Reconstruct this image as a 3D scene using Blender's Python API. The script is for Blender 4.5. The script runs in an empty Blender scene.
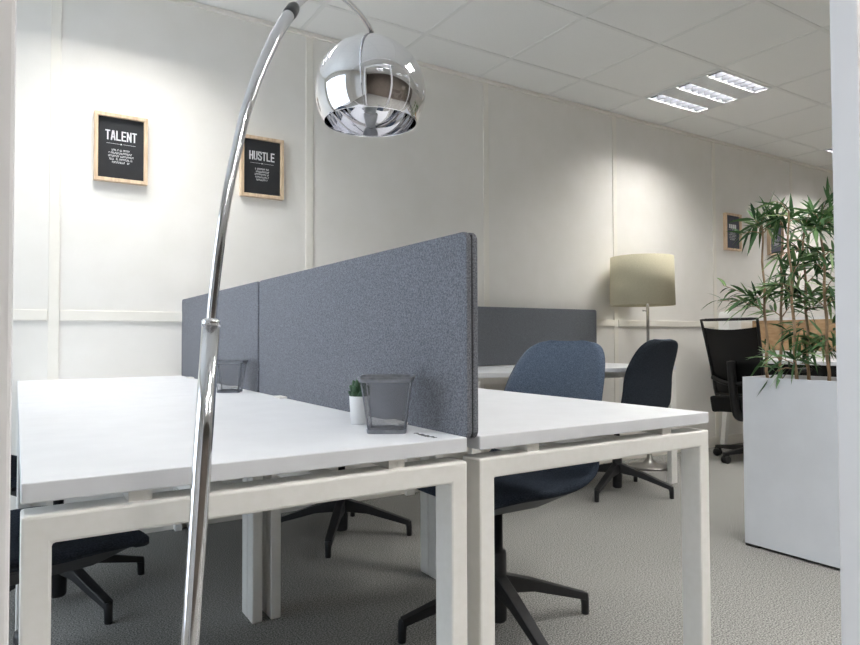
import bpy, bmesh, math, random
from mathutils import Vector, Matrix
random.seed(7)
PI = math.pi
R = math.radians
sc = bpy.context.scene
COL = sc.collection

# ------------------------------------------------------------------ materials
def new_mat(name):
    m = bpy.data.materials.new(name); m.use_nodes = True
    nt = m.node_tree
    return m, nt, nt.nodes['Principled BSDF']

def srgb(r, g, b):
    def f(c):
        c /= 255.0
        return c / 12.92 if c <= 0.04045 else ((c + 0.055) / 1.055) ** 2.4
    return (f(r), f(g), f(b), 1)

def mat(name, c1, c2=None, scale=40, rough=0.5, metal=0.0, bump=0.0, detail=3, spec=0.5, lo=0.35, hi=0.65, sheen=0.0, stretch=None, bscale=None):
    """principled surface whose colour is a noise mix of two tones (its own texture)"""
    m, nt, b = new_mat(name)
    N, L = nt.nodes, nt.links
    b.inputs['Roughness'].default_value = rough
    b.inputs['Metallic'].default_value = metal
    b.inputs['Specular IOR Level'].default_value = spec
    if sheen: b.inputs['Sheen Weight'].default_value = sheen
    tc = N.new('ShaderNodeTexCoord')
    src = tc.outputs['Object']
    if stretch:
        mp = N.new('ShaderNodeMapping'); mp.inputs['Scale'].default_value = stretch
        L.new(src, mp.inputs['Vector']); src = mp.outputs['Vector']
    nz = N.new('ShaderNodeTexNoise'); nz.inputs['Scale'].default_value = scale; nz.inputs['Detail'].default_value = detail
    L.new(src, nz.inputs['Vector'])
    cr = N.new('ShaderNodeValToRGB')
    cr.color_ramp.elements[0].position = lo; cr.color_ramp.elements[1].position = hi
    cr.color_ramp.elements[0].color = c1; cr.color_ramp.elements[1].color = c2 or c1
    L.new(nz.outputs['Fac'], cr.inputs['Fac']); L.new(cr.outputs['Color'], b.inputs['Base Color'])
    if bump:
        n2 = nz
        if bscale:
            n2 = N.new('ShaderNodeTexNoise'); n2.inputs['Scale'].default_value = bscale
            L.new(src, n2.inputs['Vector'])
        bp = N.new('ShaderNodeBump'); bp.inputs['Strength'].default_value = bump; bp.inputs['Distance'].default_value = 0.004
        L.new(n2.outputs['Fac'], bp.inputs['Height']); L.new(bp.outputs['Normal'], b.inputs['Normal'])
    return m

M = {}
M['wall'] = mat('wall_paint', srgb(231, 228, 221), srgb(234, 231, 225), 6, .75, spec=.25)
M['taupe'] = mat('dark_reflection_taupe', srgb(104, 94, 86), srgb(110, 100, 92), 6, .7, spec=.25)
M['strip'] = mat('wall_strip_paint', srgb(235, 231, 221), srgb(237, 233, 224), 10, .6, spec=.3)
M['ceiling'] = mat('ceiling_tile', srgb(234, 234, 231), srgb(239, 239, 236), 220, .95, bump=.15, spec=.1)
M['grid'] = mat('ceiling_grid_metal', srgb(228, 228, 225), srgb(230, 230, 227), 10, .6, spec=.3)
M['carpet'] = mat('carpet_loop', srgb(98, 97, 95), srgb(174, 172, 167), 210, .97, bump=.10, detail=3, spec=.05, lo=.38, hi=.62, bscale=420)
M['white_post'] = mat('door_frame_white', srgb(232, 230, 230), srgb(235, 233, 233), 8, .5, spec=.3)
M['laminate'] = mat('white_laminate', srgb(225, 226, 229), srgb(229, 230, 233), 14, .38, spec=.4)
M['frame'] = mat('white_powder_coat', srgb(236, 234, 228), srgb(239, 237, 232), 60, .45, spec=.4)
M['fabric_grey'] = mat('heather_grey_fabric', srgb(99, 101, 107), srgb(137, 139, 146), 330, .95, bump=.35, detail=5, spec=.1, lo=.36, hi=.64)
M['fabric_slate'] = mat('slate_grey_fabric', srgb(100, 103, 108), srgb(126, 129, 134), 330, .95, bump=.3, detail=5, spec=.1)
M['seam'] = mat('dark_seam', srgb(48, 49, 53), srgb(56, 57, 61), 60, .8)
M['chair_blue'] = mat('blue_grey_fabric', srgb(70, 82, 98), srgb(102, 115, 134), 260, .95, bump=.3, detail=4, spec=.1, sheen=.1)
M['chair_navy'] = mat('dark_navy_fabric', srgb(42, 48, 57), srgb(62, 69, 80), 260, .95, bump=.3, detail=4, spec=.1)
M['chair_dark'] = mat('charcoal_fabric', srgb(38, 43, 50), srgb(56, 62, 70), 260, .92, bump=.3, detail=4, spec=.15)
M['pan_grey'] = mat('grey_plastic', srgb(58, 60, 63), srgb(66, 68, 71), 30, .5)
M['black_metal'] = mat('black_powder_coat', srgb(24, 24, 26), srgb(30, 30, 32), 60, .42)
M['black_plastic'] = mat('black_plastic', srgb(16, 16, 18), srgb(22, 22, 24), 60, .5)
M['black_mesh'] = mat('black_mesh_fabric', srgb(10, 11, 12), srgb(22, 23, 25), 300, .8, bump=.3)
M['chrome'] = mat('chrome', (.84, .84, .86, 1), (.86, .86, .88, 1), 3, .035, metal=1)
M['chrome_pole'] = mat('pole_chrome', (.74, .74, .76, 1), (.76, .76, .78, 1), 3, .10, metal=1)
M['chrome_soft'] = mat('brushed_chrome', (.74, .74, .76, 1), (.78, .78, .80, 1), 3, .16, metal=1)
M['nickel'] = mat('brushed_nickel', (.30, .295, .28, 1), (.34, .33, .315, 1), 30, .3, metal=1)
M['cuff'] = mat('dark_grey_cuff', srgb(98, 99, 100), srgb(108, 109, 110), 30, .35, metal=.7)
M['oak'] = mat('pale_oak', srgb(204, 176, 146), srgb(228, 205, 176), 9, .5, detail=5, stretch=(9, 9, 1.2), spec=.3)
M['poster'] = mat('black_poster_paper', srgb(46, 47, 49), srgb(50, 51, 53), 20, .35, spec=.35)
M['poster_slate'] = mat('slate_poster_paper', srgb(70, 72, 86), srgb(76, 78, 92), 20, .45)
M['ink'] = mat('white_ink', srgb(236, 236, 236), srgb(240, 240, 240), 20, .6)
M['ink_dark'] = mat('dark_ink', srgb(70, 70, 72), srgb(92, 92, 94), 200, .6)
M['linen'] = mat('cream_linen', srgb(194, 187, 160), srgb(204, 197, 172), 120, .9, bump=.2, stretch=(1, 1, 3), spec=.1)
M['planter'] = mat('planter_white', srgb(222, 226, 232), srgb(226, 230, 236), 8, .42, spec=.35)
M['soil'] = mat('brown_bark', srgb(84, 68, 50), srgb(126, 104, 80), 60, .95, bump=.8)
M['cane'] = mat('bamboo_cane', srgb(142, 118, 92), srgb(182, 154, 122), 14, .6, stretch=(4, 4, 1), bump=.2)
M['ceramic'] = mat('white_ceramic', srgb(236, 236, 236), srgb(240, 240, 240), 10, .3)
M['succulent'] = mat('succulent_green', srgb(36, 66, 44), srgb(66, 98, 66), 40, .55)
M['tan'] = mat('tan_board', srgb(176, 142, 104), srgb(194, 162, 124), 18, .75, stretch=(3, 1, 3))
M['plastic_white'] = mat('white_plastic', srgb(238, 238, 236), srgb(241, 241, 239), 12, .4)
M['paper'] = mat('white_paper', srgb(238, 238, 240), srgb(241, 241, 243), 12, .7)
M['steel_mesh'] = mat('silver_wire', srgb(120, 122, 128), srgb(138, 140, 146), 80, .38, metal=.6)
M['louvre'] = mat('louvre_aluminium', (.020, .021, .024, 1), (.023, .024, .027, 1), 40, .5, spec=.1)
M['trough'] = mat('trough_aluminium', (.05, .05, .054, 1), (.055, .055, .06, 1), 40, .5, spec=.1)
M['light_panel'] = mat('light_panel_white', srgb(214, 216, 216), srgb(218, 220, 220), 20, .6)

def leaf_mat():
    m, nt, b = new_mat('bamboo_leaf')
    N, L = nt.nodes, nt.links
    g = N.new('ShaderNodeNewGeometry')
    cr = N.new('ShaderNodeValToRGB')
    e = cr.color_ramp.elements
    e[0].position = 0; e[0].color = srgb(48, 78, 50)
    e[1].position = 1; e[1].color = srgb(178, 200, 142)
    k = e.new(.55); k.color = srgb(88, 124, 78)
    k = e.new(.85); k.color = srgb(128, 162, 106)
    L.new(g.outputs['Random Per Island'], cr.inputs['Fac'])
    L.new(cr.outputs['Color'], b.inputs['Base Color'])
    b.inputs['Roughness'].default_value = .5
    b.inputs['Specular IOR Level'].default_value = .3
    return m
M['leaf'] = leaf_mat()

def wire_mesh_mat(name, cover, col):
    """fine woven wire: the wires are far finer than a pixel, so wire and hole are mixed by cover"""
    m, nt, b = new_mat(name)
    N, L = nt.nodes, nt.links
    b.inputs['Base Color'].default_value = col
    b.inputs['Metallic'].default_value = .5; b.inputs['Roughness'].default_value = .4
    tr = N.new('ShaderNodeBsdfTransparent'); mx = N.new('ShaderNodeMixShader')
    mx.inputs['Fac'].default_value = cover
    L.new(tr.outputs[0], mx.inputs[1]); L.new(b.outputs[0], mx.inputs[2])
    L.new(mx.outputs[0], N['Material Output'].inputs['Surface'])
    return m
M['wire'] = wire_mesh_mat('woven_wire', .38, srgb(128, 130, 136))
M['net'] = wire_mesh_mat('chair_net', .985, srgb(14, 15, 16))

def pane_mat():
    m, nt, b = new_mat('window_glass')
    N, L = nt.nodes, nt.links
    tr = N.new('ShaderNodeBsdfTransparent'); gl = N.new('ShaderNodeBsdfGlossy'); gl.inputs['Roughness'].default_value = .02
    mx = N.new('ShaderNodeMixShader'); mx.inputs['Fac'].default_value = .06
    L.new(tr.outputs[0], mx.inputs[1]); L.new(gl.outputs[0], mx.inputs[2])
    L.new(mx.outputs[0], N['Material Output'].inputs['Surface'])
    return m
M['pane'] = pane_mat()

def emit(name, col, s):
    m, nt, b = new_mat(name)
    b.inputs['Base Color'].default_value = (.9, .9, .9, 1)
    b.inputs['Emission Color'].default_value = col
    b.inputs['Emission Strength'].default_value = s
    return m
TUBE = 62.0
M['tube'] = emit('fluorescent_tube', (1, .985, .96, 1), TUBE)
M['bulb'] = mat('opal_bulb', srgb(240, 240, 236), srgb(242, 242, 238), 10, .3)

# ------------------------------------------------------------------ mesh helpers
class MB:
    def __init__(s): s.bm = bmesh.new()
    def face(s, pts, smooth=False):
        f = s.bm.faces.new([s.bm.verts.new(p) for p in pts]); f.smooth = smooth; return s
    def box(s, x0, x1, y0, y1, z0, z1, mtx=None):
        P = [Vector(p) for p in ((x0,y0,z0),(x1,y0,z0),(x1,y1,z0),(x0,y1,z0),(x0,y0,z1),(x1,y0,z1),(x1,y1,z1),(x0,y1,z1))]
        if mtx: P = [mtx @ p for p in P]
        v = [s.bm.verts.new(p) for p in P]
        for q in ((3,2,1,0),(4,5,6,7),(0,1,5,4),(1,2,6,5),(2,3,7,6),(3,0,4,7)): s.bm.faces.new([v[i] for i in q])
        return s
    def hexa(s, bot, top):
        v = [s.bm.verts.new(p) for p in bot + top]
        for q in ((3,2,1,0),(4,5,6,7),(0,1,5,4),(1,2,6,5),(2,3,7,6),(3,0,4,7)): s.bm.faces.new([v[i] for i in q])
        return s
    def tube(s, path, rad, n=16, cap=True, flat=1.0):
        path = [Vector(p) for p in path]
        rad = rad if isinstance(rad, (list, tuple)) else [rad] * len(path)
        rings = []; prev = None
        for i, p in enumerate(path):
            t = (path[min(i+1, len(path)-1)] - path[max(i-1, 0)]).normalized()
            if prev is None:
                a = Vector((0,0,1)) if abs(t.z) < .9 else Vector((1,0,0))
                u = t.cross(a).normalized()
            else:
                u = (prev - t * prev.dot(t)).normalized()
            prev = u; w = t.cross(u)
            rings.append([s.bm.verts.new(p + (u*math.cos(2*PI*k/n) + w*flat*math.sin(2*PI*k/n))*rad[i]) for k in range(n)])
        for a, b in zip(rings, rings[1:]):
            for k in range(n):
                f = s.bm.faces.new((a[k], a[(k+1)%n], b[(k+1)%n], b[k])); f.smooth = True
        if cap:
            s.bm.faces.new(rings[0][::-1]); s.bm.faces.new(rings[-1])
        return s
    def lathe(s, prof, n=48, cx=0, cy=0, mtx=None, smooth=True):
        """prof: list of (r, z); r == 0 gives a pole"""
        rings = []
        for r, z in prof:
            if r < 1e-6:
                p = Vector((cx, cy, z)); rings.append([s.bm.verts.new(mtx @ p if mtx else p)])
            else:
                ring = []
                for k in range(n):
                    p = Vector((cx + r*math.cos(2*PI*k/n), cy + r*math.sin(2*PI*k/n), z))
                    ring.append(s.bm.verts.new(mtx @ p if mtx else p))
                rings.append(ring)
        for a, b in zip(rings, rings[1:]):
            for k in range(n):
                j = (k+1) % n
                if len(a) == 1 and len(b) == 1: continue
                if len(a) == 1: f = s.bm.faces.new((a[0], b[k], b[j]))
                elif len(b) == 1: f = s.bm.faces.new((a[k], b[0], a[j]))
                else: f = s.bm.faces.new((a[k], b[k], b[j], a[j]))
                f.smooth = smooth
        return s
    def grid(s, fn, nu, nv, smooth=True):
        V = [[s.bm.verts.new(fn(i/nu, j/nv)) for j in range(nv+1)] for i in range(nu+1)]
        for i in range(nu):
            for j in range(nv):
                f = s.bm.faces.new((V[i][j], V[i+1][j], V[i+1][j+1], V[i][j+1])); f.smooth = smooth
        return V
    def build(s, name, m, parent=None, bevel=0, seg=2, sub=0, fix=True):
        if fix: bmesh.ops.recalc_face_normals(s.bm, faces=s.bm.faces)
        me = bpy.data.meshes.new(name); s.bm.to_mesh(me); s.bm.free()
        o = bpy.data.objects.new(name, me); COL.objects.link(o)
        me.materials.append(m)
        if parent is not None: o.parent = parent
        if bevel:
            b = o.modifiers.new('bevel', 'BEVEL'); b.width = bevel; b.segments = seg; b.limit_method = 'ANGLE'; b.angle_limit = R(40)
        if sub:
            b = o.modifiers.new('sub', 'SUBSURF'); b.levels = sub; b.render_levels = sub
        return o

def tag(o, label=None, cat=None, group=None, kind=None):
    if label: o['label'] = label
    if cat: o['category'] = cat
    if group: o['group'] = group
    if kind: o['kind'] = kind
    return o
def thing(name, label, cat, loc=(0,0,0), rz=0, group=None):
    o = bpy.data.objects.new(name, None); COL.objects.link(o)
    o.location = loc; o.rotation_euler = (0, 0, rz); o.empty_display_size = .1
    return tag(o, label, cat, group)
def struct(o): o['kind'] = 'structure'; return o
def dup(root, loc, rz, label, group=None):
    r = root.copy(); COL.objects.link(r); r.location = loc; r.rotation_euler = (0, 0, rz); r['label'] = label
    if group: r['group'] = group
    for ch in list(root.children):
        c = ch.copy(); COL.objects.link(c); c.parent = r
        for g in list(ch.children):
            d = g.copy(); COL.objects.link(d); d.parent = c
    return r

# ------------------------------------------------------------------ camera
F_PX, YAW, PITCH, ROLL, CAM_H = 650.42, .5672, .0243, -.0035, .9175
fwd = Vector((math.sin(YAW)*math.cos(PITCH), math.cos(YAW)*math.cos(PITCH), math.sin(PITCH)))
r0 = Vector((math.cos(YAW), -math.sin(YAW), 0)); u0 = r0.cross(fwd)
rt = math.cos(ROLL)*r0 + math.sin(ROLL)*u0; up = -math.sin(ROLL)*r0 + math.cos(ROLL)*u0
cd = bpy.data.cameras.new('camera'); cam = bpy.data.objects.new('camera', cd); COL.objects.link(cam)
cd.sensor_fit = 'HORIZONTAL'; cd.sensor_width = 36; cd.lens = F_PX/860*36; cd.clip_start = .02
mw = Matrix(((rt.x, up.x, -fwd.x, 0), (rt.y, up.y, -fwd.y, 0), (rt.z, up.z, -fwd.z, CAM_H), (0, 0, 0, 1)))
cam.matrix_world = mw
sc.camera = cam
EYE = Vector((0, 0, CAM_H))
def sight(px, py): return fwd + rt*((px-430)/F_PX) - up*((py-322.5)/F_PX)
def on_plane(px, py, n, p0):
    d = sight(px, py); n = Vector(n); return EYE + d*((Vector(p0)-EYE).dot(n)/d.dot(n))

# ------------------------------------------------------------------ the room
WY = 3.343           # back wall
X0, X1 = -1.55, 8.2  # left and right walls
YF = -1.9            # end of the added corridor behind the doorway
ZC = 2.5976
struct(MB().box(X0, X1, YF, WY+.1, -.1, 0).build('floor', M['carpet']))
struct(MB().box(X0-.1, X1+.1, WY, WY+.12, 0, ZC+.12).build('wall_back', M['wall']))
struct(MB().box(X1, X1+.12, YF, WY, 0, ZC+.12).build('wall_right', M['wall']))
struct(MB().box(X0-.1, X1+.1, YF-.12, YF, 0, ZC+.12).build('wall_corridor_added', M['taupe']))  # unseen added wall, kept dark to reflect in the chrome
# left wall with a window opening
wy0, wy1, wz0, wz1 = .85, 3.05, .12, 2.3  # window out of view, cut low to send daylight under the desks
lw = MB()
lw.box(X0-.12, X0, YF, wy0, 0, ZC+.12); lw.box(X0-.12, X0, wy1, WY, 0, ZC+.12)
lw.box(X0-.12, X0, wy0, wy1, 0, wz0); lw.box(X0-.12, X0, wy0, wy1, wz1, ZC+.12)
struct(lw.build('wall_left', M['wall']))
wf = MB()
for a, b, c, d in ((wy0, wy1, wz0, wz0+.05), (wy0, wy1, wz1-.05, wz1), (wy0, wy0+.05, wz0+.05, wz1-.05), (wy1-.05, wy1, wz0+.05, wz1-.05), (1.92, 1.98, wz0+.05, wz1-.05)):
    wf.box(X0-.09, X0-.03, a, b, c, d)
win = struct(wf.build('window_1', M['white_post'], bevel=.004))
MB().box(X0-.064, X0-.058, wy0+.05, 1.92, wz0+.05, wz1-.05).build('pane', M['pane'], win)
MB().box(X0-.064, X0-.058, 1.98, wy1-.05, wz0+.05, wz1-.05).build('pane', M['pane'], win)
MB().box(X0-.02, X0+.12, wy0-.03, wy1+.03, wz0-.03, wz0-.002).build('sill', M['white_post'], win, bevel=.004)
# added glazing to pass corridor light, round the doorway the picture is taken through
OP0, OP1 = -.0016, .947
def added_glazing(name, xa, xb, za, zb, posts):
    f = MB(); xs_ = [xa] + posts + [xb]
    f.box(xa, xb, .425, .452, za, za+.05); f.box(xa, xb, .425, .452, zb-.05, zb)
    for p in posts: f.box(p-.025, p+.025, .425, .452, za+.05, zb-.05)
    o = struct(f.build(name, M['white_post'], bevel=.002))
    for p, q in zip(xs_, xs_[1:]):
        p += .0255 if p in posts else .0005; q -= .0255 if q in posts else .0005
        MB().box(p, q, .434, .442, za+.0505, zb-.0505).build('pane', M['pane'], o)
added_glazing('window_added_2', X0, OP0-.0605, 0, ZC, [])
added_glazing('window_added_3', OP1+.0605, X1, 0, ZC, [2.2, 3.4, 4.6, 5.8, 7.0])
added_glazing('window_added_4', OP0-.06, OP1+.06, 2.1605, ZC, [])
struct(MB().box(OP0-.06, OP0, .418, .4535, 0, 2.1).build('trim_1', M['white_post'], bevel=.002))
struct(MB().box(OP1, OP1+.06, .418, .4535, 0, 2.1).build('trim_2', M['white_post'], bevel=.002))
struct(MB().box(OP0-.06, OP1+.06, .418, .4535, 2.1, 2.16).build('trim_3', M['white_post'], bevel=.002))
# wall joint strips, dado rail, skirting
n = 4
for xc in (-1.06, .141, 1.348, 2.562, 3.770, 4.99, 6.20, 7.41):
    w = .021
    s = MB().box(xc-w, xc+w, WY-.006, WY, .08, ZC-.02)
    struct(s.build('trim_%d' % n, M['strip'], bevel=.0015)); n += 1
xs = [X0, -1.06, .141, 1.348, 2.562, 3.770, 4.99, 6.20, 7.41, X1]
d = MB()
for a, b in zip(xs, xs[1:]):
    d.box(a+(.024 if a > X0 else 0), b-(.024 if b < X1 else 0), WY-.010, WY, 1.002, 1.050)
struct(d.build('trim_%d' % n, M['strip'], bevel=.003)); n += 1
struct(MB().box(X0, X1, WY-.012, WY, 0, .08).build('baseboard_back', M['strip'], bevel=.003))
struct(MB().box(X0, X1, WY-.02, WY, ZC-.02, ZC).build('trim_%d' % n, M['strip'])); n += 1
# ceiling: tiles in a lay-in grid, holes where the lights sit
GX, GY, T = 2.4957, 3.0114, .6
LIGHTS = [(2, -1), (-4, -1), (2, -4), (-1, -7), (-4, -7), (2, -7), (-1, -4), (5, -4), (-3, -6), (0, -6), (6, -1)]      # later ones are added fill; cell (i, j): lower left corner GX+T*i, GY+T*j
cells = {(i, j) for i, j in LIGHTS}
ct = MB(); cg = MB()
for i in range(-7, 11):
    for j in range(-9, 2):
        a, b, c, e = GX+T*i, GX+T*(i+1), GY+T*j, GY+T*(j+1)
        a, b, c, e = max(a, X0), min(b, X1), max(c, YF), min(e, WY)
        if b-a < .01 or e-c < .01 or (i, j) in cells: continue
        ct.box(a+.001, b-.001, c+.001, e-.001, ZC+.003, ZC+.018)
struct(ct.build('ceiling', M['ceiling']))
for i in range(-7, 12):
    x = GX+T*i
    if X0 < x < X1: cg.box(x-.011, x+.011, YF, WY-.02, ZC, ZC+.006)
for j in range(-9, 2):
    y = GY+T*j
    if YF < y < WY: cg.box(X0, X1, y-.011, y+.011, ZC-.0006, ZC+.0055)
struct(cg.build('trim_%d' % n, M['grid']))
struct(MB().box(X0-.1, X1+.1, YF-.1, WY+.1, ZC+.12, ZC+.2).build('ceiling_slab', M['ceiling']))

# ------------------------------------------------------------------ recessed louvre lights
def make_light(label, group=None):
    t = thing('ceiling_light', label, 'ceiling light', (0, 0, ZC), 0, group)
    w = .289
    troughs = (-.226, 0, .226)
    hw = .048
    pn = MB(); ys = [-w]
    for y in troughs: ys += [y-hw, y+hw]
    ys.append(w)
    for a, b in zip(ys[0::2], ys[1::2]): pn.box(-w, w, a, b, -.004, .0)
    for a in (-1, 1):
        for y in troughs:
            x0, x1 = (-w, -.272) if a < 0 else (.272, w)
            pn.box(x0, x1, y-hw, y+hw, -.004, 0)
    pn.build('panel', M['light_panel'], t)
    for y in troughs:
        tr = MB()
        tr.box(-.276, .276, y-hw-.004, y-hw, .0, .07); tr.box(-.276, .276, y+hw, y+hw+.004, .0, .07)
        tr.box(-.276, -.272, y-hw, y+hw, .0, .07); tr.box(.272, .276, y-hw, y+hw, .0, .07)
        tr.box(-.276, .276, y-hw-.004, y+hw+.004, .07, .074)
        to = tr.build('trough', M['trough'], t)
        MB().tube([(-.262, y, .052), (.262, y, .052)], .0125, 12).build('tube', M['tube'], to)
        lv = MB()
        for k in range(8):
            x = -.245 + .49*k/7
            lv.hexa([(x-.004, y-hw, .0), (x+.004, y-hw, .0), (x+.004, y+hw, .0), (x-.004, y+hw, .0)],
                    [(x-.0012, y-hw, .034), (x+.0012, y-hw, .034), (x+.0012, y+hw, .034), (x-.0012, y+hw, .034)])
        for yy in (y-hw, y+hw-.0015): lv.box(-.268, .268, yy, yy+.0015, .0, .034)
        lv.build('louvre', M['louvre'], to)
    return t
lab = ['square recessed ceiling light with three louvred strips above the far desk',
       'recessed louvred ceiling light above the two framed prints on the left',
       'recessed louvred ceiling light near the front partition towards the bamboo planter',
       'added unseen louvred ceiling light in the corridor, right of the doorway',  # from here on: unseen fixtures added to brighten the room and door frame
       'added unseen louvred ceiling light in the corridor, straight behind the doorway',
       'added unseen louvred ceiling light in the corridor, far along towards the planter side',
       'added unseen louvred ceiling light between the arc lamp and the planter',
       'added unseen louvred ceiling light beyond the planter, over the tan desk screen',
       'added unseen louvred ceiling light just outside the doorway, on its left side',
       'added unseen louvred ceiling light just outside the doorway, on its right side',
       'added unseen louvred ceiling light by the back wall, beyond the tan desk screen']
cl = None
for (i, j), s in zip(LIGHTS, lab):
    loc = (GX+T*i+T/2, GY+T*j+T/2, ZC)
    if cl is None: cl = make_light(s); cl.location = loc
    else: dup(cl, loc, 0, s)

# ------------------------------------------------------------------ desks
DW, DL, DZ = .677, 1.194, .74
def make_desk(label, wide=DW, long=DL):
    t = thing('desk', label, 'desk')
    hw, hl = wide/2, long/2
    MB().box(-hw, hw, -hl, hl, DZ-.026, DZ).build('tabletop', M['laminate'], t, bevel=.002)
    zb = DZ-.026-.016
    for y0 in (-hl, hl-.055):
        y1 = y0+.055
        fr = MB()
        # one welded goal-post: outline extruded along the depth
        o = [(-hw, 0), (-hw, zb), (hw, zb), (hw, 0), (hw-.034, 0), (hw-.034, zb-.037), (-hw+.034, zb-.037), (-hw+.034, 0)]
        A = [fr.bm.verts.new((x, y0, z)) for x, z in o]; B = [fr.bm.verts.new((x, y1, z)) for x, z in o]
        for q in ((0, 1, 6, 7), (1, 2, 5, 6), (2, 3, 4, 5)):
            fr.bm.faces.new([A[i] for i in q]); fr.bm.faces.new([B[i] for i in q[::-1]])
        for k in range(8): fr.bm.faces.new((A[k], A[(k+1) % 8], B[(k+1) % 8], B[k]))
        fr.build('leg_frame', M['frame'], t, bevel=.004)
    for x in (-.20, .20):
        MB().box(x-.015, x+.015, -hl+.012, hl-.012, zb, DZ-.026).build('rail', M['frame'], t)
    for x in (-.09, .09):
        MB().box(x-.018, x+.018, -hl+.055, hl-.055, zb-.037, zb-.004).build('crossbar', M['frame'], t)
    return t
Y0 = .951; YM = 2.1495
XA = (.0059+.6854)/2; XB = (.7121+1.3891)/2
dk = make_desk('white desk nearest the doorway, with a mesh cup and a succulent on it')
dk.location = (XA, Y0+DL/2, 0)
dup(dk, (XB, Y0+DL/2, 0), 0, 'white desk with the blue-grey chair tucked under it, right of the grey divider')
dup(dk, (XA, YM+DL/2, 0), 0, 'white desk against the wall left of the grey divider, behind the chrome lamp')
dup(dk, (XB, YM+DL/2, 0), 0, 'white desk hidden behind the grey divider, in front of the wall')
WL = 1.6
WDX, WDY = 3.53-WL/2, 2.642+DW/2
wd = make_desk('white desk along the wall beside the drum-shaded lamp, with a slate screen', DW, WL)
wd.location = (WDX, WDY, 0); wd.rotation_euler = (0, 0, R(90))

# ------------------------------------------------------------------ desk dividers
def make_divider(label, length, mfab, height=.378, z0=-.006):
    """runs along its own y axis from 0; feet at z = 0"""
    t = thing('desk_divider', label, 'desk divider')
    for s in (-1, 1):
        a, b = (-.0130, -.0012) if s < 0 else (.0012, .0130)
        # a padded board with rounded corners
        pts = []
        r = .016
        for cy, cz, a0 in ((length-r, z0+height-r, 0), (r, z0+height-r, 90), (r, z0+r, 180), (length-r, z0+r, 270)):
            for k in range(6):
                an = R(a0+18*k); pts.append((cy+r*math.cos(an), cz+r*math.sin(an)))
        p = MB()
        A = [p.bm.verts.new((a, y, z)) for y, z in pts]; B = [p.bm.verts.new((b, y, z)) for y, z in pts]
        p.bm.faces.new(A); p.bm.faces.new(B[::-1])
        for k in range(len(pts)):
            q = (k+1) % len(pts); p.bm.faces.new((A[k], A[q], B[q], B[k]))
        p.build('pad', mfab, t, bevel=.003, seg=3)
    MB().box(-.0012, .0012, .001, length-.001, z0+.004, z0+height-.006).build('core', M['seam'], t)
    for y in (.24, length-.24):
        MB().box(-.036, .036, y-.03, y+.03, 0, .0046).build('bracket', M['frame'], t)
    return t
XD = .6987
dv = make_divider('grey fabric divider panel nearest the doorway, between the two front desks', 1.188, M['fabric_grey'])
dv.location = (XD, Y0+.002, DZ)
dup(dv, (XD, YM+.004, DZ), 0, 'grey fabric divider panel at the wall end, seen left of the panel joint')
dw = make_divider('slate grey screen on the desk along the wall, left of the drum-shaded lamp', 1.53, M['fabric_slate'], .370, .0052)
dw.location = (3.475, WY-.075, DZ); dw.rotation_euler = (0, 0, R(90))

# ------------------------------------------------------------------ shell chairs
def catmull(P, t):
    n = len(P)-1; x = min(max(t, 0), .99999)*n; i = int(x); f = x-i
    p0, p1, p2, p3 = P[max(i-1, 0)], P[i], P[i+1], P[min(i+2, n)]
    out = []
    for a, b, c, d in zip(p0, p1, p2, p3):
        out.append(.5*((2*b)+(-a+c)*f+(2*a-5*b+4*c-d)*f*f+(-a+3*b-3*c+d)*f**3))
    return out
# x, z, half width, edge lift
PROF = [(.235, .428, .165, .0), (.222, .446, .205, .004), (.13, .455, .232, .010), (.02, .450, .240, .018), (-.09, .450, .242, .034),
        (-.165, .470, .240, .055), (-.212, .525, .234, .066), (-.220, .610, .229, .058), (-.222, .700, .224, .050), (-.246, .790, .208, .040), (-.268, .855, .180, .030), (-.281, .889, .138, .022), (-.285, .902, .085, .018)]
def shell_point(u, v, off, shrink=0):
    x, z, w, l = catmull(PROF, v)
    x -= .045; w *= 1.07
    x2, z2, _, _ = catmull(PROF, min(v+.01, 1)); x1, z1, _, _ = catmull(PROF, max(v-.01, 0))
    t = Vector((x2-x1, 0, z2-z1)).normalized(); nn = Vector((t.z, 0, -t.x))       # towards the sitter
    if nn.z < 0 and nn.x < 0: nn = -nn
    s = 2*u-1
    w = max(w-shrink, .01)
    edge = max(0, 1-abs(s)**6)
    d = l*abs(s)**2.3 + off*edge**.5
    return Vector((x, s*w, z)) + nn*d
def skin(off0, off1, shrink=0, v0=0, v1=1):
    m = MB(); nu, nv = 20, 44
    A = m.grid(lambda a, b: shell_point(a, v0+(v1-v0)*b, off0, shrink), nu, nv)
    B = m.grid(lambda a, b: shell_point(a, v0+(v1-v0)*b, off1, shrink), nu, nv)
    ring = [(i, 0) for i in range(nu)] + [(nu, j) for j in range(nv)] + [(i, nv) for i in range(nu, 0, -1)] + [(0, j) for j in range(nv, 0, -1)]
    for k in range(len(ring)):
        (i, j), (p, q) = ring[k], ring[(k+1) % len(ring)]
        vs = [A[i][j], A[p][q], B[p][q], B[i][j]]
        if (vs[0].co-vs[3].co).length < 1e-6 and (vs[1].co-vs[2].co).length < 1e-6: continue
        f = m.bm.faces.new(vs); f.smooth = True
    bmesh.ops.remove_doubles(m.bm, verts=m.bm.verts, dist=1e-5)
    return m
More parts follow.
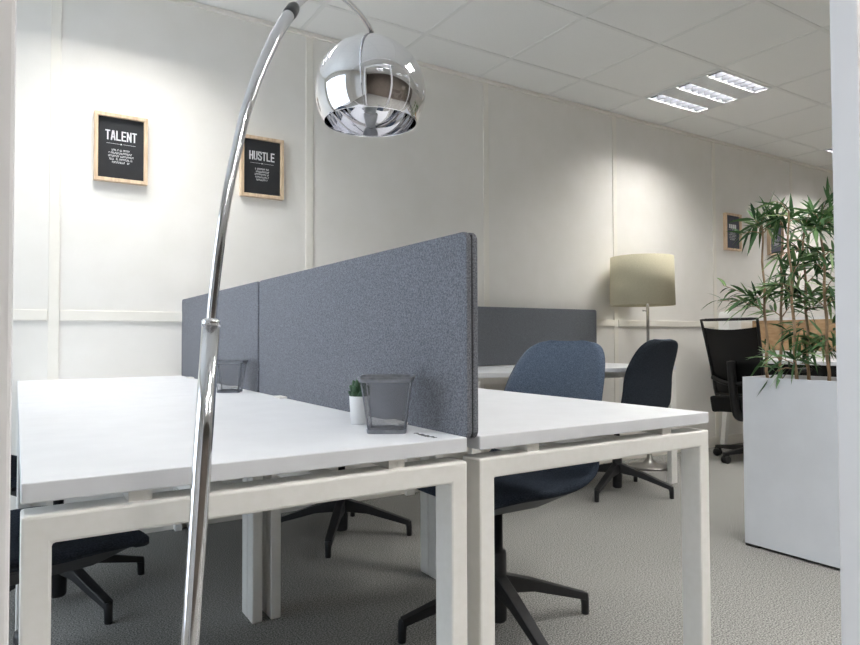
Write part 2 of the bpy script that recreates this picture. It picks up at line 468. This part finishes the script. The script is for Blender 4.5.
def make_chair(label, group, turn):
    t = thing('shell_chair', label, 'chair', group=group)
    skin(.0, .018, v0=.505).build('back_upholstery', M['chair_blue'], t)
    skin(.0, .018, v1=.50).build('seat_upholstery', M['chair_navy'], t)
    skin(-.018, .0).build('shell', M['chair_dark'], t)
    sp = MB()
    sp.hexa([(-.10, -.09, .385), (.12, -.09, .385), (.12, .09, .385), (-.10, .09, .385)],
            [(-.17, -.17, .436), (.19, -.17, .436), (.19, .17, .436), (-.17, .17, .436)])
    sp.build('seat_pan', M['pan_grey'], t, bevel=.012, seg=3)
    MB().lathe([(0, .022), (.024, .022), (.028, .03), (.028, .235), (.025, .245), (.0165, .246), (.0165, .386), (0, .386)], 24).build('column', M['black_metal'], t)
    for k in range(4):
        lg = MB()
        # flat tapered bar sloping to a short upright foot
        def ring(r, z, h, w): return [(r, -w, z-h), (r, w, z-h), (r, w, z+h), (r, -w, z+h)]
        secs = [ring(.012, .142, .030, .020), ring(.12, .122, .019, .0185), ring(.27, .075, .013, .0165), ring(.318, .060, .012, .0155)]
        V = [[lg.bm.verts.new(p) for p in s] for s in secs]
        for a, b in zip(V, V[1:]):
            for q in range(4): lg.bm.faces.new((a[q], a[(q+1) % 4], b[(q+1) % 4], b[q]))
        lg.bm.faces.new(V[0][::-1]); lg.bm.faces.new(V[-1])
        lg.tube([(.312, 0, .067), (.316, 0, .04), (.317, 0, .0)], [.0155, .0135, .0125], 12)
        o = lg.build('leg', M['black_metal'], t, bevel=.003)
        o.rotation_euler = (0, 0, turn + k*PI/2)
    return t
def place_chair(label, x, y, face, foot):
    """face: the way the sitter looks; foot: direction of one leg"""
    if place_chair.first is None:
        c = place_chair.first = make_chair(label, 'shell chairs at the desks', 0)
    else: c = dup(place_chair.first, (0, 0, 0), 0, label)
    c.location = (x, y, 0); c.rotation_euler = (0, 0, R(face))
    k = 0
    for ch in c.children:
        if ch.name.startswith('leg'):
            ch.rotation_euler = (0, 0, R(foot-face+90*k)); k += 1
place_chair.first = None
place_chair('blue-grey shell chair on a black four-star base, tucked under the right front desk', 1.30, 1.645, 180, -14)
place_chair('dark-backed shell chair standing in front of the drum-shaded lamp, facing the wall desk', 3.045, 2.70, 97, 21)
place_chair('shell chair behind the divider, only its black star base seen between the desk legs', 1.296, 2.81, 180, 55)
place_chair('shell chair under the near left desk, its dark seat seen through the frame', .03, 1.79, 16, 85)
place_chair('shell chair at the left wall-side desk, two black feet seen beyond the dark seat', .133, 2.64, 0, 24)

# ------------------------------------------------------------------ chrome arc lamp
shade_px, shade_d = (370.5, 93), 1.64
S = EYE + sight(*shade_px)*shade_d
B0 = EYE + sight(190, 600)*.80; B0 = Vector((B0.x, B0.y, 0))
dirp = Vector((S.x-B0.x, S.y-B0.y, 0)).normalized(); npl = Vector((-dirp.y, dirp.x, 0))
def arc_pt(px, py): return on_plane(px, py, npl, S)
low = arc_pt(190.5, 640); top = arc_pt(211, 324)
slope = (top-low)/(top.z-low.z)
foot = low - slope*(low.z-.03)
al = thing('arc_floor_lamp', 'tall chrome arc floor lamp with a mirrored dome shade, in front of the desks', 'floor lamp', (foot.x, foot.y, 0))
inv = Matrix.Translation(-Vector((foot.x, foot.y, 0)))
def loc(p): return inv @ Vector(p)
MB().lathe([(0, 0), (.13, 0), (.13, .022), (.124, .028), (.02, .031), (0, .031)], 48).build('base', M['chrome'], al)
def px_r(p, w): return w/2*((Vector(p)-EYE).dot(fwd))/F_PX
MB().tube([loc(foot), loc(low), loc(low.lerp(top, .5)), loc(top)], [px_r(low, 18.6), px_r(low, 18.6), px_r(top, 17.9), px_r(top, 17.6)], 32).build('pole', M['chrome_pole'], al)
r_ = px_r(top, 18.4)
tdir = slope.normalized()
MB().tube([loc(top-tdir*.003), loc(top+tdir*.004), loc(top+tdir*.007)], [r_, r_, r_*.62], 32).build('collar', M['chrome_soft'], al)
pts = [(211.3, 320), (212.6, 305), (216.2, 272), (220.5, 238), (224.8, 209), (231, 176), (236.9, 149), (245.3, 113), (257, 78), (268.5, 51), (277.5, 33), (289.5, 14)]
path = [arc_pt(*p) for p in pts]
def smooth_path(P, n):
    P = [tuple(p) for p in P]; return [Vector(catmull(P, k/n)) for k in range(n+1)]
sp = smooth_path(path, 60)
MB().tube([loc(p) for p in sp], [px_r(p, 9.4 + 2.8*k/60) for k, p in enumerate(sp)], 20).build('lower_arc', M['chrome_pole'], al)
cu = [arc_pt(288.5, 15.2), arc_pt(290.5, 12.5), arc_pt(293, 9), arc_pt(294.5, 7.2)]
MB().tube([loc(p) for p in cu], [px_r(cu[0], 12.6), px_r(cu[0], 14), px_r(cu[0], 13.4), px_r(cu[0], 11)], 20).build('cuff', M['cuff'], al)
pts = [(293, 9), (304, -1), (316, -9), (328, -10), (338, -5.5), (350, 3.5), (361, 15), (368, 25), (371.5, 31.5)]
sp = smooth_path([arc_pt(*p) for p in pts], 40)
MB().tube([loc(p) for p in sp], [px_r(p, 6.4-1.6*k/40) for k, p in enumerate(sp)], 16).build('upper_arc', M['chrome_soft'], al)
# mirrored dome, open below
RS = .1385
prof = [(0.0, RS*.985), (.012, RS*.985)]
for k in range(1, 41):
    a = R(90-4) - (R(90-4)+R(33))*k/40
    prof.append((RS*math.cos(a), RS*math.sin(a)))
rim = prof[-1]
inner = [(max(r-.0016*1.0, 0), z-(.0016 if z > 0 else 0)) for r, z in prof[::-1]]
Cc = S
sh = MB(); sh.lathe([(r, z) for r, z in prof] + [(rim[0]-.0008, rim[1]-.0008)] + inner, 96, mtx=Matrix.Translation(loc(Cc)))
so = sh.build('lamp_shade', M['chrome'], al)
tip = arc_pt(371.5, 31.5)
ax = loc((Cc.x, Cc.y, 0)); zt = Cc.z + RS
cp = MB(); cp.lathe([(0, zt+.010), (.006, zt+.010), (.0085, zt+.004), (.014, zt-.001), (.015, zt-.006), (0, zt-.006)], 24, mtx=Matrix.Translation(ax)); cp.build('cap', M['chrome_soft'], so)
tl = loc(tip); MB().tube([tl, tl.lerp(Vector((ax.x, ax.y, zt+.008)), .6), Vector((ax.x, ax.y, zt+.006))], [.0062, .0052, .0045], 12).build('swivel', M['cuff'], al)
MB().lathe([(0, Cc.z+RS-.006), (.017, Cc.z+RS-.008), (.019, Cc.z+.055), (.014, Cc.z+.05), (0, Cc.z+.05)], 24, mtx=Matrix.Translation(ax)).build('socket', M['plastic_white'], so)
pb = [(0, .052), (.013, .05), (.014, .04)] + [(.028*math.sin(R(a)), .008+.028*math.cos(R(a))) for a in range(35, 181, 12)]
MB().lathe([(r, Cc.z+z) for r, z in pb] + [(0, Cc.z-.02)], 24, mtx=Matrix.Translation(ax)).build('bulb', M['bulb'], so)

# ------------------------------------------------------------------ drum lamp by the wall
LX, LY = 3.80, 3.075
fl = thing('floor_lamp', 'floor lamp with a cream drum shade on a slim nickel pole, by the wall', 'floor lamp', (LX, LY, 0))
MB().lathe([(0, 0), (.15, 0), (.15, .012), (.142, .017), (.05, .030), (.022, .060), (.013, .105), (0, .108)], 48).build('base', M['nickel'], fl)
MB().tube([(0, 0, .09), (0, 0, 1.36)], .0105, 16).build('pole', M['nickel'], fl)
# the shade hangs a little off the pole's axis
ox, oy = -.036, .018
zs0, zs1, rs = 1.146, 1.490, .2215
sh = MB(); sh.lathe([(rs, zs0), (rs+.002, zs0), (rs-.004, zs1), (rs-.006, zs1), (rs-.003, zs0+.002), (rs, zs0)], 64, cx=ox, cy=oy)
so = sh.build('lamp_shade', M['linen'], fl)
sp_ = MB()
for k in range(3):
    a = 2*PI*k/3+.4
    sp_.tube([(0, 0, 1.335), (ox+(rs-.005)*math.cos(a), oy+(rs-.005)*math.sin(a), 1.335)], .002, 6)
sp_.build('shade_spider', M['nickel'], so)
MB().lathe([(0, 1.3), (.018, 1.3), (.018, 1.35), (.012, 1.355), (.03, 1.40), (.032, 1.43), (.02, 1.455), (0, 1.46)], 20).build('bulb', M['bulb'], so)
MB().tube([(0, 0, 1.105), (-.022, .014, 1.109), (-.030, .019, 1.109)], [.004, .004, .006], 10).build('switch', M['nickel'], fl)
MB().tube(smooth_path([(-.148, .0, .006), (-.25, -.03, .005), (-.33, .06, .005), (-.28, .16, .005), (-.20, .24, .005)], 24), .004, 8).build('cord', M['black_plastic'], fl)

# ------------------------------------------------------------------ mesh cups, succulent, desk mark, sheet of paper
def make_cup(label):
    t = thing('pencil_cup', label, 'pencil cup', group='wire mesh pencil cups')
    h, b, tp = .106, .0355, .0495
    def sq(hw, z, r=.009):
        out = []
        for cx, cy, a0 in ((hw-r, hw-r, 0), (-hw+r, hw-r, 90), (-hw+r, -hw+r, 180), (hw-r, -hw+r, 270)):
            for k in range(5): a = R(a0+22.5*k); out.append((cx+r*math.cos(a), cy+r*math.sin(a), z))
        return out
    def loft(secs, close_bottom=False, close_top=False, smooth=True):
        m = MB(); V = [[m.bm.verts.new(p) for p in s] for s in secs]
        for A, B in zip(V, V[1:]):
            for k in range(len(A)):
                f = m.bm.faces.new((A[k], A[(k+1) % len(A)], B[(k+1) % len(A)], B[k])); f.smooth = False
        if close_bottom: m.bm.faces.new(V[0][::-1])
        if close_top: m.bm.faces.new(V[-1])
        return m
    loft([sq(b, .004), sq(tp-.001, h-.004)]).build('mesh_body', M['wire'], t)
    loft([sq(tp-.003, h-.009), sq(tp+.0005, h-.010), sq(tp+.0035, h-.004), sq(tp+.0035, h), sq(tp, h), sq(tp-.003, h-.009)]).build('rim', M['steel_mesh'], t)
    loft([sq(b+.0008, 0), sq(b+.0018, .007), sq(b-.001, .007), sq(b-.001, .0025)], True, True).build('base', M['steel_mesh'], t)
    for sx, sy in ((1, 1), (1, -1), (-1, 1), (-1, -1)):
        m = MB(); m.tube([(sx*(b-.0025), sy*(b-.0025), .006), (sx*(tp-.0035), sy*(tp-.0035), h-.008)], .0013, 8).build('corner_wire', M['steel_mesh'], t)
    return t
cu = make_cup('silver wire mesh pencil cup right in front of the succulent in a white pot')
cu.location = (.602, 1.098, DZ); cu.rotation_euler = (0, 0, -YAW)
dup(cu, (.608, 2.205, DZ), -YAW+.1, 'silver wire mesh pencil cup by the divider joint, behind the chrome pole')

su = thing('potted_succulent', 'small green succulent in a white pot beside the mesh cup', 'potted plant', (.606, 1.226, DZ))
MB().lathe([(0, 0), (.0165, 0), (.0180, .004), (.0212, .056), (.0212, .058), (.0195, .058), (.019, .050), (0, .050)], 32).build('pot', M['ceramic'], su)
MB().lathe([(0, .051), (.0188, .0505)], 24).build('soil', M['soil'], su)
lf = MB()
random.seed(3)
for ring_, (cnt, tilt, ln, z0) in enumerate(((7, 48, .024, .052), (6, 30, .030, .055), (5, 14, .034, .058), (1, 0, .036, .058))):
    for k in range(cnt):
        a = 2*PI*(k+.5*ring_)/cnt; ti = R(tilt)
        d = Vector((math.cos(a)*math.sin(ti), math.sin(a)*math.sin(ti), math.cos(ti)))
        p0 = Vector((math.cos(a)*.005, math.sin(a)*.005, z0))
        lf.tube([p0, p0+d*ln*.35, p0+d*ln*.7, p0+d*ln*.92, p0+d*ln], [.0045, .008, .0074, .0042, .001], 8, flat=.7)
lf.build('leaves', M['succulent'], su)

mk = MB(); random.seed(5)
yy = 1.046
while yy > .975:
    w = random.uniform(.0025, .006)
    mk.box(.628+random.uniform(-.003, .002), .636+random.uniform(-.002, .003), yy-w, yy, 0, .0004)
    yy -= w + random.uniform(.0012, .004)
o = mk.build('desk_label', M['ink_dark']); o.location = (0, 0, DZ+.0002)
tag(o, 'small dark printed mark on the desk edge beside the end of the divider', 'label')
o = MB().box(-.105, .105, -.148, .148, 0, .003).build('paper_sheet', M['paper']); o.location = (2.66, 3.08, DZ+.0003); o.rotation_euler = (0, 0, R(70))
tag(o, 'white sheet of paper lying on the desk along the wall under the slate screen', 'paper')

# ------------------------------------------------------------------ framed prints
GLY = {  # strokes in a 0..1 box (x right, y up)
 'T': [((0, 1), (1, 1)), ((.5, 1), (.5, 0))], 'A': [((0, 0), (.38, 1)), ((.38, 1), (.62, 1)), ((.62, 1), (1, 0)), ((.17, .3), (.83, .3))],
 'L': [((0, 1), (0, 0)), ((0, 0), (1, 0))], 'E': [((0, 1), (0, 0)), ((0, 0), (1, 0)), ((0, 1), (1, 1)), ((0, .5), (.85, .5))],
 'N': [((0, 0), (0, 1)), ((0, 1), (1, 0)), ((1, 0), (1, 1))], 'H': [((0, 0), (0, 1)), ((1, 0), (1, 1)), ((0, .5), (1, .5))],
 'U': [((0, 1), (0, .15)), ((0, .15), (.2, 0)), ((.2, 0), (.8, 0)), ((.8, 0), (1, .15)), ((1, .15), (1, 1))],
 'S': [((1, .8), (.85, 1)), ((.85, 1), (.15, 1)), ((.15, 1), (0, .82)), ((0, .82), (0, .66)), ((0, .66), (1, .36)), ((1, .36), (1, .18)), ((1, .18), (.85, 0)), ((.85, 0), (.15, 0)), ((.15, 0), (0, .2))],
}
def stroke(m, a, b, w, y):
    a = Vector((a[0], 0, a[1])); b = Vector((b[0], 0, b[1])); d = (b-a).normalized(); p = Vector((-d.z, 0, d.x))*w/2; e = d*w/2
    q = [a-e-p, b+e-p, b+e+p, a-e+p]
    m.hexa([(v.x, y, v.z) for v in q], [(v.x, y-.0005, v.z) for v in q])
def make_print(label, x, z, word, mp, seed):
    """hangs with its back on the wall; local y = 0 is the wall face"""
    W, H, fw, dp = .228, .318, .0165, .030
    t = thing('framed_print', label, 'picture', (x, WY, z), 0, 'framed prints on the back wall')
    f = MB()
    f.box(-W/2, W/2, -dp, 0, H/2-fw, H/2); f.box(-W/2, W/2, -dp, 0, -H/2, -H/2+fw)
    f.box(-W/2, -W/2+fw, -dp, 0, -H/2+fw, H/2-fw); f.box(W/2-fw, W/2, -dp, 0, -H/2+fw, H/2-fw)
    f.build('frame', M['oak'], t, bevel=.0012)
    pp = MB().box(-W/2+fw, W/2-fw, -dp+.016, -.002, -H/2+fw, H/2-fw).build('poster', mp, t)
    m = MB(); y = -dp+.0155
    if word:
        cw, gap, cap, sw = .0142, .0086, .046, .0062
        tot = len(word)*cw+(len(word)-1)*gap; xx = -tot/2; zb = .037
        for ch in word:
            for (a, b) in GLY[ch]:
                stroke(m, (xx+a[0]*cw, zb+sw/2+a[1]*(cap-sw)), (xx+b[0]*cw, zb+sw/2+b[1]*(cap-sw)), sw, y)
            xx += cw+gap
    else:
        random.seed(seed); xx = -.05
        for k in range(4):
            w = random.uniform(.018, .026); m.box(xx, xx+w, y-.0005, y, .032, .068); xx += w+.005
    m.build('heading', M['ink'], pp)
    m = MB()
    m.box(-.062, -.006, y-.0004, y, .0205, .0217); m.box(.006, .062, y-.0004, y, .0205, .0217)
    m.box(-.003, .003, y-.0004, y, .018, .024)
    m.build('divider_rule', M['ink'], pp)
    # five short lines of lettering, far too small to read in the photo
    random.seed(seed); m = MB()
    for k, ln in enumerate((.080, .104, .108, .100, .076) if word != 'HUSTLE' else (.072, .080, .076, .078, .060)):
        xx = -ln/2; zz = -.004-.0142*k
        while xx < ln/2-.003:
            w = random.uniform(.0028, .0048)
            kind = random.random()
            if kind < .14: xx += .004; continue
            m.box(xx, xx+w*.42, y-.0004, y, zz-.0088, zz)
            if kind < .6: m.box(xx, xx+w, y-.0004, y, zz-.0024, zz)
            else: m.box(xx, xx+w, y-.0004, y, zz-.0088, zz-.0064)
            xx += w+.0014
    m.build('small_print', M['ink'], pp)
    return t
make_print('oak-framed black print headed TALENT in white, left on the wall', .408, 1.809, 'TALENT', M['poster'], 1)
make_print('oak-framed black print headed HUSTLE in white, beside the chrome lamp arc', 1.080, 1.814, 'HUSTLE', M['poster'], 2)
make_print('oak-framed slate print on the far wall, left of the bamboo leaves', 5.235, 1.828, None, M['poster_slate'], 3)
make_print('oak-framed slate print on the far wall, half hidden by the bamboo leaves', 5.900, 1.828, None, M['poster_slate'], 4)

# ------------------------------------------------------------------ planter with bamboo
PX0, PX1, PY0, PY1, PZ = 2.727, 3.03, .50, 1.697, .742
pl = thing('planter_box', 'tall white rectangular planter box holding the bamboo, beside the doorway post', 'planter', ((PX0+PX1)/2, (PY0+PY1)/2, 0))
hx, hy = (PX1-PX0)/2, (PY1-PY0)/2
b = MB(); th = .012
b.box(-hx, -hx+th, -hy, hy, .012, PZ); b.box(hx-th, hx, -hy, hy, .012, PZ)
b.box(-hx+th, hx-th, -hy, -hy+th, .012, PZ); b.box(-hx+th, hx-th, hy-th, hy, .012, PZ)
b.box(-hx+th, hx-th, -hy+th, hy-th, .012, .03)
b.build('body', M['planter'], pl)
MB().box(-hx+th, hx-th, -hy+th, hy-th, .60, .722).build('bark_filling', M['soil'], pl)
for sx in (-1, 1):
    for sy in (-1, 1):
        MB().box(sx*(hx-.03)-.028, sx*(hx-.03)+.028, sy*(hy-.03)-.028, sy*(hy-.03)+.028, 0, .0119).build('foot', M['black_plastic'], pl)

def blade(m, base, d, length, width, droop):
    d = d.normalized(); side = d.cross(Vector((0, 0, 1)))
    if side.length < .1: side = Vector((1, 0, 0))
    side.normalize(); side = (Matrix.Rotation(random.uniform(-.9, .9), 3, d) @ side)
    nrm = side.cross(d)
    prev = None
    P = []
    for k, (s, w) in enumerate(((0, .08), (.12, .55), (.32, 1), (.58, .86), (.8, .48), (1, .0))):
        c = base + d*length*s + Vector((0, 0, -droop*s*s*length))
        P.append((c - side*w*width/2 + nrm*.12*w*width, c, c + side*w*width/2 + nrm*.12*w*width, w))
    V = []
    for a, c, e, w in P:
        if w == 0: V.append([m.bm.verts.new(c)])
        else: V.append([m.bm.verts.new(a), m.bm.verts.new(c), m.bm.verts.new(e)])
    for A, B in zip(V, V[1:]):
        if len(B) == 3:
            for q in (0, 1):
                f = m.bm.faces.new((A[q], A[q+1], B[q+1], B[q])); f.smooth = True
        else:
            for q in (0, 1):
                f = m.bm.faces.new((A[q], A[q+1], B[0])); f.smooth = True

def cane(label, y, x, htop, lean, clusters, r=.0066, bare=False):
    """clusters: (height, twig dx, dy, dz, leaves, leaf length)"""
    t = thing('bamboo_plant', label, 'plant', (x, y, .7222), 0, 'bamboo stems in the white planter')
    top = Vector((lean[0], lean[1], htop-.7222))
    pts = [Vector((0, 0, 0)).lerp(top, k/16) + Vector((.006*math.sin(k*.9+y*9), .006*math.cos(k*1.1+y*7), 0))*(1 if k else 0) for k in range(17)]
    c = MB(); rad = []
    for k in range(17): rad.append(r*(1-.45*k/16)*(1.18 if k % 3 == 0 else 1))
    c.tube(pts, rad, 10)
    lv = MB()
    for (h, dx, dy, dz, nl, ln) in clusters:
        s = (h-.7222)/(htop-.7222); s = min(max(s, 0.02), 1)
        i = min(int(s*16), 15); p = pts[i].lerp(pts[i+1], s*16-i)
        e = p + Vector((dx, dy, dz))
        mid = p.lerp(e, .5) + Vector((0, 0, .012))
        c.tube([p, mid, e], [.0026, .002, .0013], 6)
        ax = (e-p)
        ax = ax.normalized() if ax.length > .01 else Vector((0, 0, 1))
        nl = int(nl*1.3)
        for q in range(nl):
            f = .25+.75*q/max(nl-1, 1)
            b0 = p.lerp(mid, f*2) if f < .5 else mid.lerp(e, f*2-1)
            rnd = Vector((random.gauss(0, 1), random.gauss(0, 1), random.gauss(0, .75)))
            perp = rnd - ax*rnd.dot(ax)
            perp.normalize()
            dirv = ax*(random.uniform(.25, 1.0)) + perp*random.uniform(.5, 1.05) + Vector((0, 0, random.uniform(-.25, .25)))
            blade(lv, b0, dirv, ln*random.uniform(.7, 1.15), random.uniform(.011, .018), random.uniform(.05, .4))
    c.build('cane', M['cane'], t); lv.build('leaves', M['leaf'], t, fix=False)
    return t
def fan(h, n, rad, nl=9, ln=.125, dz=.03, a0=None):
    out = []
    for k in range(n):
        a = (a0 if a0 is not None else random.uniform(0, 6.28)) + 2*PI*k/n + random.uniform(-.4, .4)
        rr = rad*random.uniform(.6, 1.15)
        out.append((h+random.uniform(-.04, .04), rr*math.cos(a), rr*math.sin(a), dz+random.uniform(-.03, .05), nl, ln))
    return out
def cane_y(px, x): return on_plane(px, 378, (1, 0, 0), (x, 0, 0)).y
random.seed(21)
CX = 2.86
# first stem from the corner: crown at the top, spray reaching towards the desks half-way up
cane('bamboo stem at the planter corner, with a spray reaching over the black chair', cane_y(768, CX), CX, 1.44, (.0, .02),
     fan(1.43, 4, .06, 9, .115, .02) + fan(1.40, 3, .06, 6, .11, .01) + [(1.39, -.05, .075, .0, 6, .10), (1.06, -.08, .15, .10, 8, .11), (1.05, -.10, .165, .04, 6, .095), (1.06, -.06, .10, .03, 8, .12), (1.08, .05, -.03, .06, 7, .11)]
     + fan(1.06, 3, .08, 7, .11, .02))
cane('second bamboo stem from the planter corner, crown in front of the half-hidden print', cane_y(781, CX+.04), CX+.04, 1.42, (.01, -.01),
     fan(1.42, 4, .06, 9, .115, .03) + fan(1.04, 4, .08, 8, .12, .03) + fan(.80, 2, .06, 5, .10, .02))
cane('third bamboo stem from the planter corner, with leaves drooping over the planter edge', cane_y(797, CX-.05), CX-.05, 1.46, (.0, .03),
     fan(1.44, 3, .07, 8, .12, .02) + fan(1.14, 3, .08, 7, .12, .02) + [(.80, -.06, -.03, .02, 8, .13), (.78, -.07, .05, -.01, 8, .13), (.80, -.05, .09, .03, 7, .12), (.82, -.05, -.08, .03, 7, .11)])
cane('fourth bamboo stem from the planter corner, leafy from top to bottom', cane_y(809, CX+.05), CX+.05, 1.42, (-.01, .01),
     fan(1.38, 4, .07, 9, .115, .02) + fan(1.32, 4, .09, 8, .12, .0) + fan(1.18, 3, .09, 7, .12, .02) + fan(1.05, 4, .09, 8, .12, .02) + fan(.95, 3, .08, 7, .12, -.02) + fan(.80, 2, .07, 6, .11, .02))
cane('bamboo stem beside the white doorway post, tallest of the row', cane_y(829, CX), CX, 1.47, (.0, .02),
     fan(1.42, 4, .07, 9, .115, .02) + fan(1.36, 4, .09, 8, .12, .0) + fan(1.22, 4, .09, 8, .12, .02) + fan(1.08, 4, .09, 8, .12, .02) + fan(.96, 4, .09, 9, .13, -.02) + fan(.82, 2, .07, 6, .11, .02))
cane('bamboo stem hidden behind the white doorway post', 1.10, CX, 1.38, (.0, .0),
     fan(1.37, 4, .08, 9, .13, .03) + fan(1.28, 4, .09, 8, .12, .0) + fan(1.1, 4, .09, 8, .12, .02) + fan(.95, 3, .09, 8, .13, -.02))

# ------------------------------------------------------------------ desk and task chair beyond the planter
fd = thing('bench_desk', 'white bench desk with a tan screen and slanted legs, behind the bamboo planter', 'desk', (5.16, 2.66, 0))
# local x runs from the chair side (-) to the screen side (+)
MB().box(-.31, .32, -.66, .66, .715, .742).build('tabletop', M['laminate'], fd, bevel=.002)
for sy in (-1, 1):
    y = sy*.60
    for x0, x1 in ((-.205, -.10), (.29, .16)):
        MB().hexa([(x0-.022, y-.02, 0), (x0+.022, y-.02, 0), (x0+.022, y+.02, 0), (x0-.022, y+.02, 0)],
                  [(x1-.022, y-.02, .68), (x1+.022, y-.02, .68), (x1+.022, y+.02, .68), (x1-.022, y+.02, .68)]).build('leg', M['frame'], fd, bevel=.003)
    MB().box(-.2, .26, y-.02, y+.02, .68, .715).build('leg_bracket', M['frame'], fd)
MB().box(.03, .045, -.56, .56, .40, .70).build('dark_panel', M['black_plastic'], fd)  # added black board filling the dark band below the desktop
MB().box(-.2, .03, .5, .52, .55, .70).build('panel_bracket', M['black_plastic'], fd)
ds = thing('desk_screen', 'tan board screen with white rails on the desk behind the bamboo', 'desk divider', (5.50, 2.66, .7425))
MB().box(-.012, .012, -.655, .655, .062, .318).build('board', M['tan'], ds)
MB().box(-.015, .015, -.66, .66, .318, .340).build('top_rail', M['plastic_white'], ds)
MB().box(-.02, -.018+.03, -.66, .66, 0, .062).build('bottom_rail', M['plastic_white'], ds)
bx = thing('storage_box', 'white rounded box standing upright by the wall at the end of the far desk', 'box', (5.03, 3.235, .7425))
bd = MB(); pts = []
for cx, cz, a0 in ((.045, .35, 0), (-.045, .35, 90)):
    for k in range(7): a = R(a0+15*k); pts.append((cx+.04*math.cos(a), cz+.04*math.sin(a)))
pts += [(-.085, 0), (.085, 0)]
A = [bd.bm.verts.new((x, -.05, z)) for x, z in pts]; B_ = [bd.bm.verts.new((x, .05, z)) for x, z in pts]
bd.bm.faces.new(A); bd.bm.faces.new(B_[::-1])
for k in range(len(pts)): q = (k+1) % len(pts); bd.bm.faces.new((A[k], A[q], B_[q], B_[k]))
bd.build('body', M['plastic_white'], bx, bevel=.006, seg=3)
MB().box(-.012, .012, -.058, -.0505, .14, .15).build('tab', M['plastic_white'], bx)

tcx, tcy = 4.645, 2.80
tk = thing('task_chair', 'black mesh-back task chair on castors beside the white planter', 'chair', (tcx, tcy, 0), R(4))
def back_pt(y, s):         # s 0 at the lower edge, 1 at the top; y -1..1 across
    z = .50+.545*s; x = -.205-.115*s-.03*s*s
    hw = .178+.030*s
    return Vector((x+.035*(1-abs(y)**2)*-1*(1-.5*s), y*hw, z))
fr = MB()
outline = [back_pt(-1, k/10) for k in range(0, 11)] + [back_pt(-1+k/5, 1.0) for k in range(1, 11)] + [back_pt(1, 1-k/10) for k in range(1, 11)] + [back_pt(1-k/5, 0) for k in range(1, 10)]
fr.tube(outline + [outline[0]], .0105, 10, cap=False); fr.build('back_frame', M['black_plastic'], tk)
nt_ = MB(); nt_.grid(lambda a, b: back_pt(a*2-1, b*(.90-.035*(1-(2*a-1)**2)))+Vector((.002, 0, 0)), 16, 16); nt_.build('back_mesh', M['net'], tk)
lb = MB()
lb.tube(smooth_path([back_pt(-1, .22)+Vector((-.012, 0, 0)), back_pt(-.5, .17)+Vector((-.03, 0, 0)), back_pt(0, .15)+Vector((-.035, 0, 0)), back_pt(.5, .17)+Vector((-.03, 0, 0)), back_pt(1, .22)+Vector((-.012, 0, 0))], 20), .016, 10)
lb.build('lumbar_bar', M['black_plastic'], tk)
MB().tube(smooth_path([back_pt(0, .45)+Vector((-.03, 0, 0)), (-.31, 0, .64), (-.285, 0, .48), (-.24, 0, .36), (-.08, 0, .335)], 24), .026, 12, flat=1.5).build('back_spine', M['black_plastic'], tk)
st = MB()
st.grid(lambda a, b: Vector((-.23+.47*b, (a-.5)*(.48-.06*abs(b-.45)), .475+.012*(1-(2*a-1)**4)-.05*max(0, b-.8)**1*1.0)), 12, 12)
so = st.build('seat', M['black_mesh'], tk)
sd = so.modifiers.new('solid', 'SOLIDIFY'); sd.thickness = .12; sd.offset = -1
bv = so.modifiers.new('bevel', 'BEVEL'); bv.width = .018; bv.segments = 3
MB().box(-.12, .12, -.09, .09, .31, .36).build('mechanism', M['pan_grey'], tk, bevel=.01)
for s in (-1, 1):
    MB().tube(smooth_path([(-.02, s*.20, .40), (-.0, s*.285, .45), (-.03, s*.292, .60), (.05, s*.292, .665)], 16), .015, 10).build('arm_post', M['black_plastic'], tk)
    MB().box(-.02, .20, s*.292-.035, s*.292+.035, .665, .695).build('armrest', M['black_plastic'], tk, bevel=.012, seg=3)
MB().lathe([(0, .07), (.03, .07), (.03, .20), (.022, .21), (.022, .32), (0, .32)], 20).build('column', M['black_plastic'], tk)
leg = None
for k in range(5):
    a = R(97+72*k-4)
    def mk_leg():
        l = MB(); l.hexa([(.02, -.025, .065), (.02, .025, .065), (.30, .016, .062), (.30, -.016, .062)], [(.02, -.022, .115), (.02, .022, .115), (.30, .013, .082), (.30, -.013, .082)]); return l
    o = mk_leg().build('leg', M['black_plastic'], tk, bevel=.004); o.rotation_euler = (0, 0, a)
    w = MB()
    for s in (-1, 1):
        mt = Matrix.Translation((.285, s*.014, .0285)) @ Matrix.Rotation(R(90), 4, 'X')
        w.lathe([(0, -.010), (.026, -.010), (.0285, -.006), (.0285, .006), (.026, .010), (0, .010)], 20, mtx=mt)
    w.box(.26, .305, -.009, .009, .03, .063)
    w.build('castor', M['black_plastic'], o)

# ------------------------------------------------------------------ daylight and view
w = bpy.data.worlds.new('world'); sc.world = w; w.use_nodes = True
nt = w.node_tree; bg = nt.nodes['Background']
bg.inputs['Color'].default_value = (.76, .87, 1, 1); bg.inputs['Strength'].default_value = .85     # bright overcast sky
vs = sc.view_settings
sc.display_settings.display_device = 'sRGB'
vs.view_transform = 'Standard'; vs.look = 'None'; vs.gamma = 1; vs.use_curve_mapping = False
vs.exposure = 2.18
sc.cycles.use_denoising = True
sc.cycles.max_bounces = 10; sc.cycles.diffuse_bounces = 6; sc.cycles.glossy_bounces = 6; sc.cycles.transparent_max_bounces = 12
sc.cycles.sample_clamp_indirect = 4
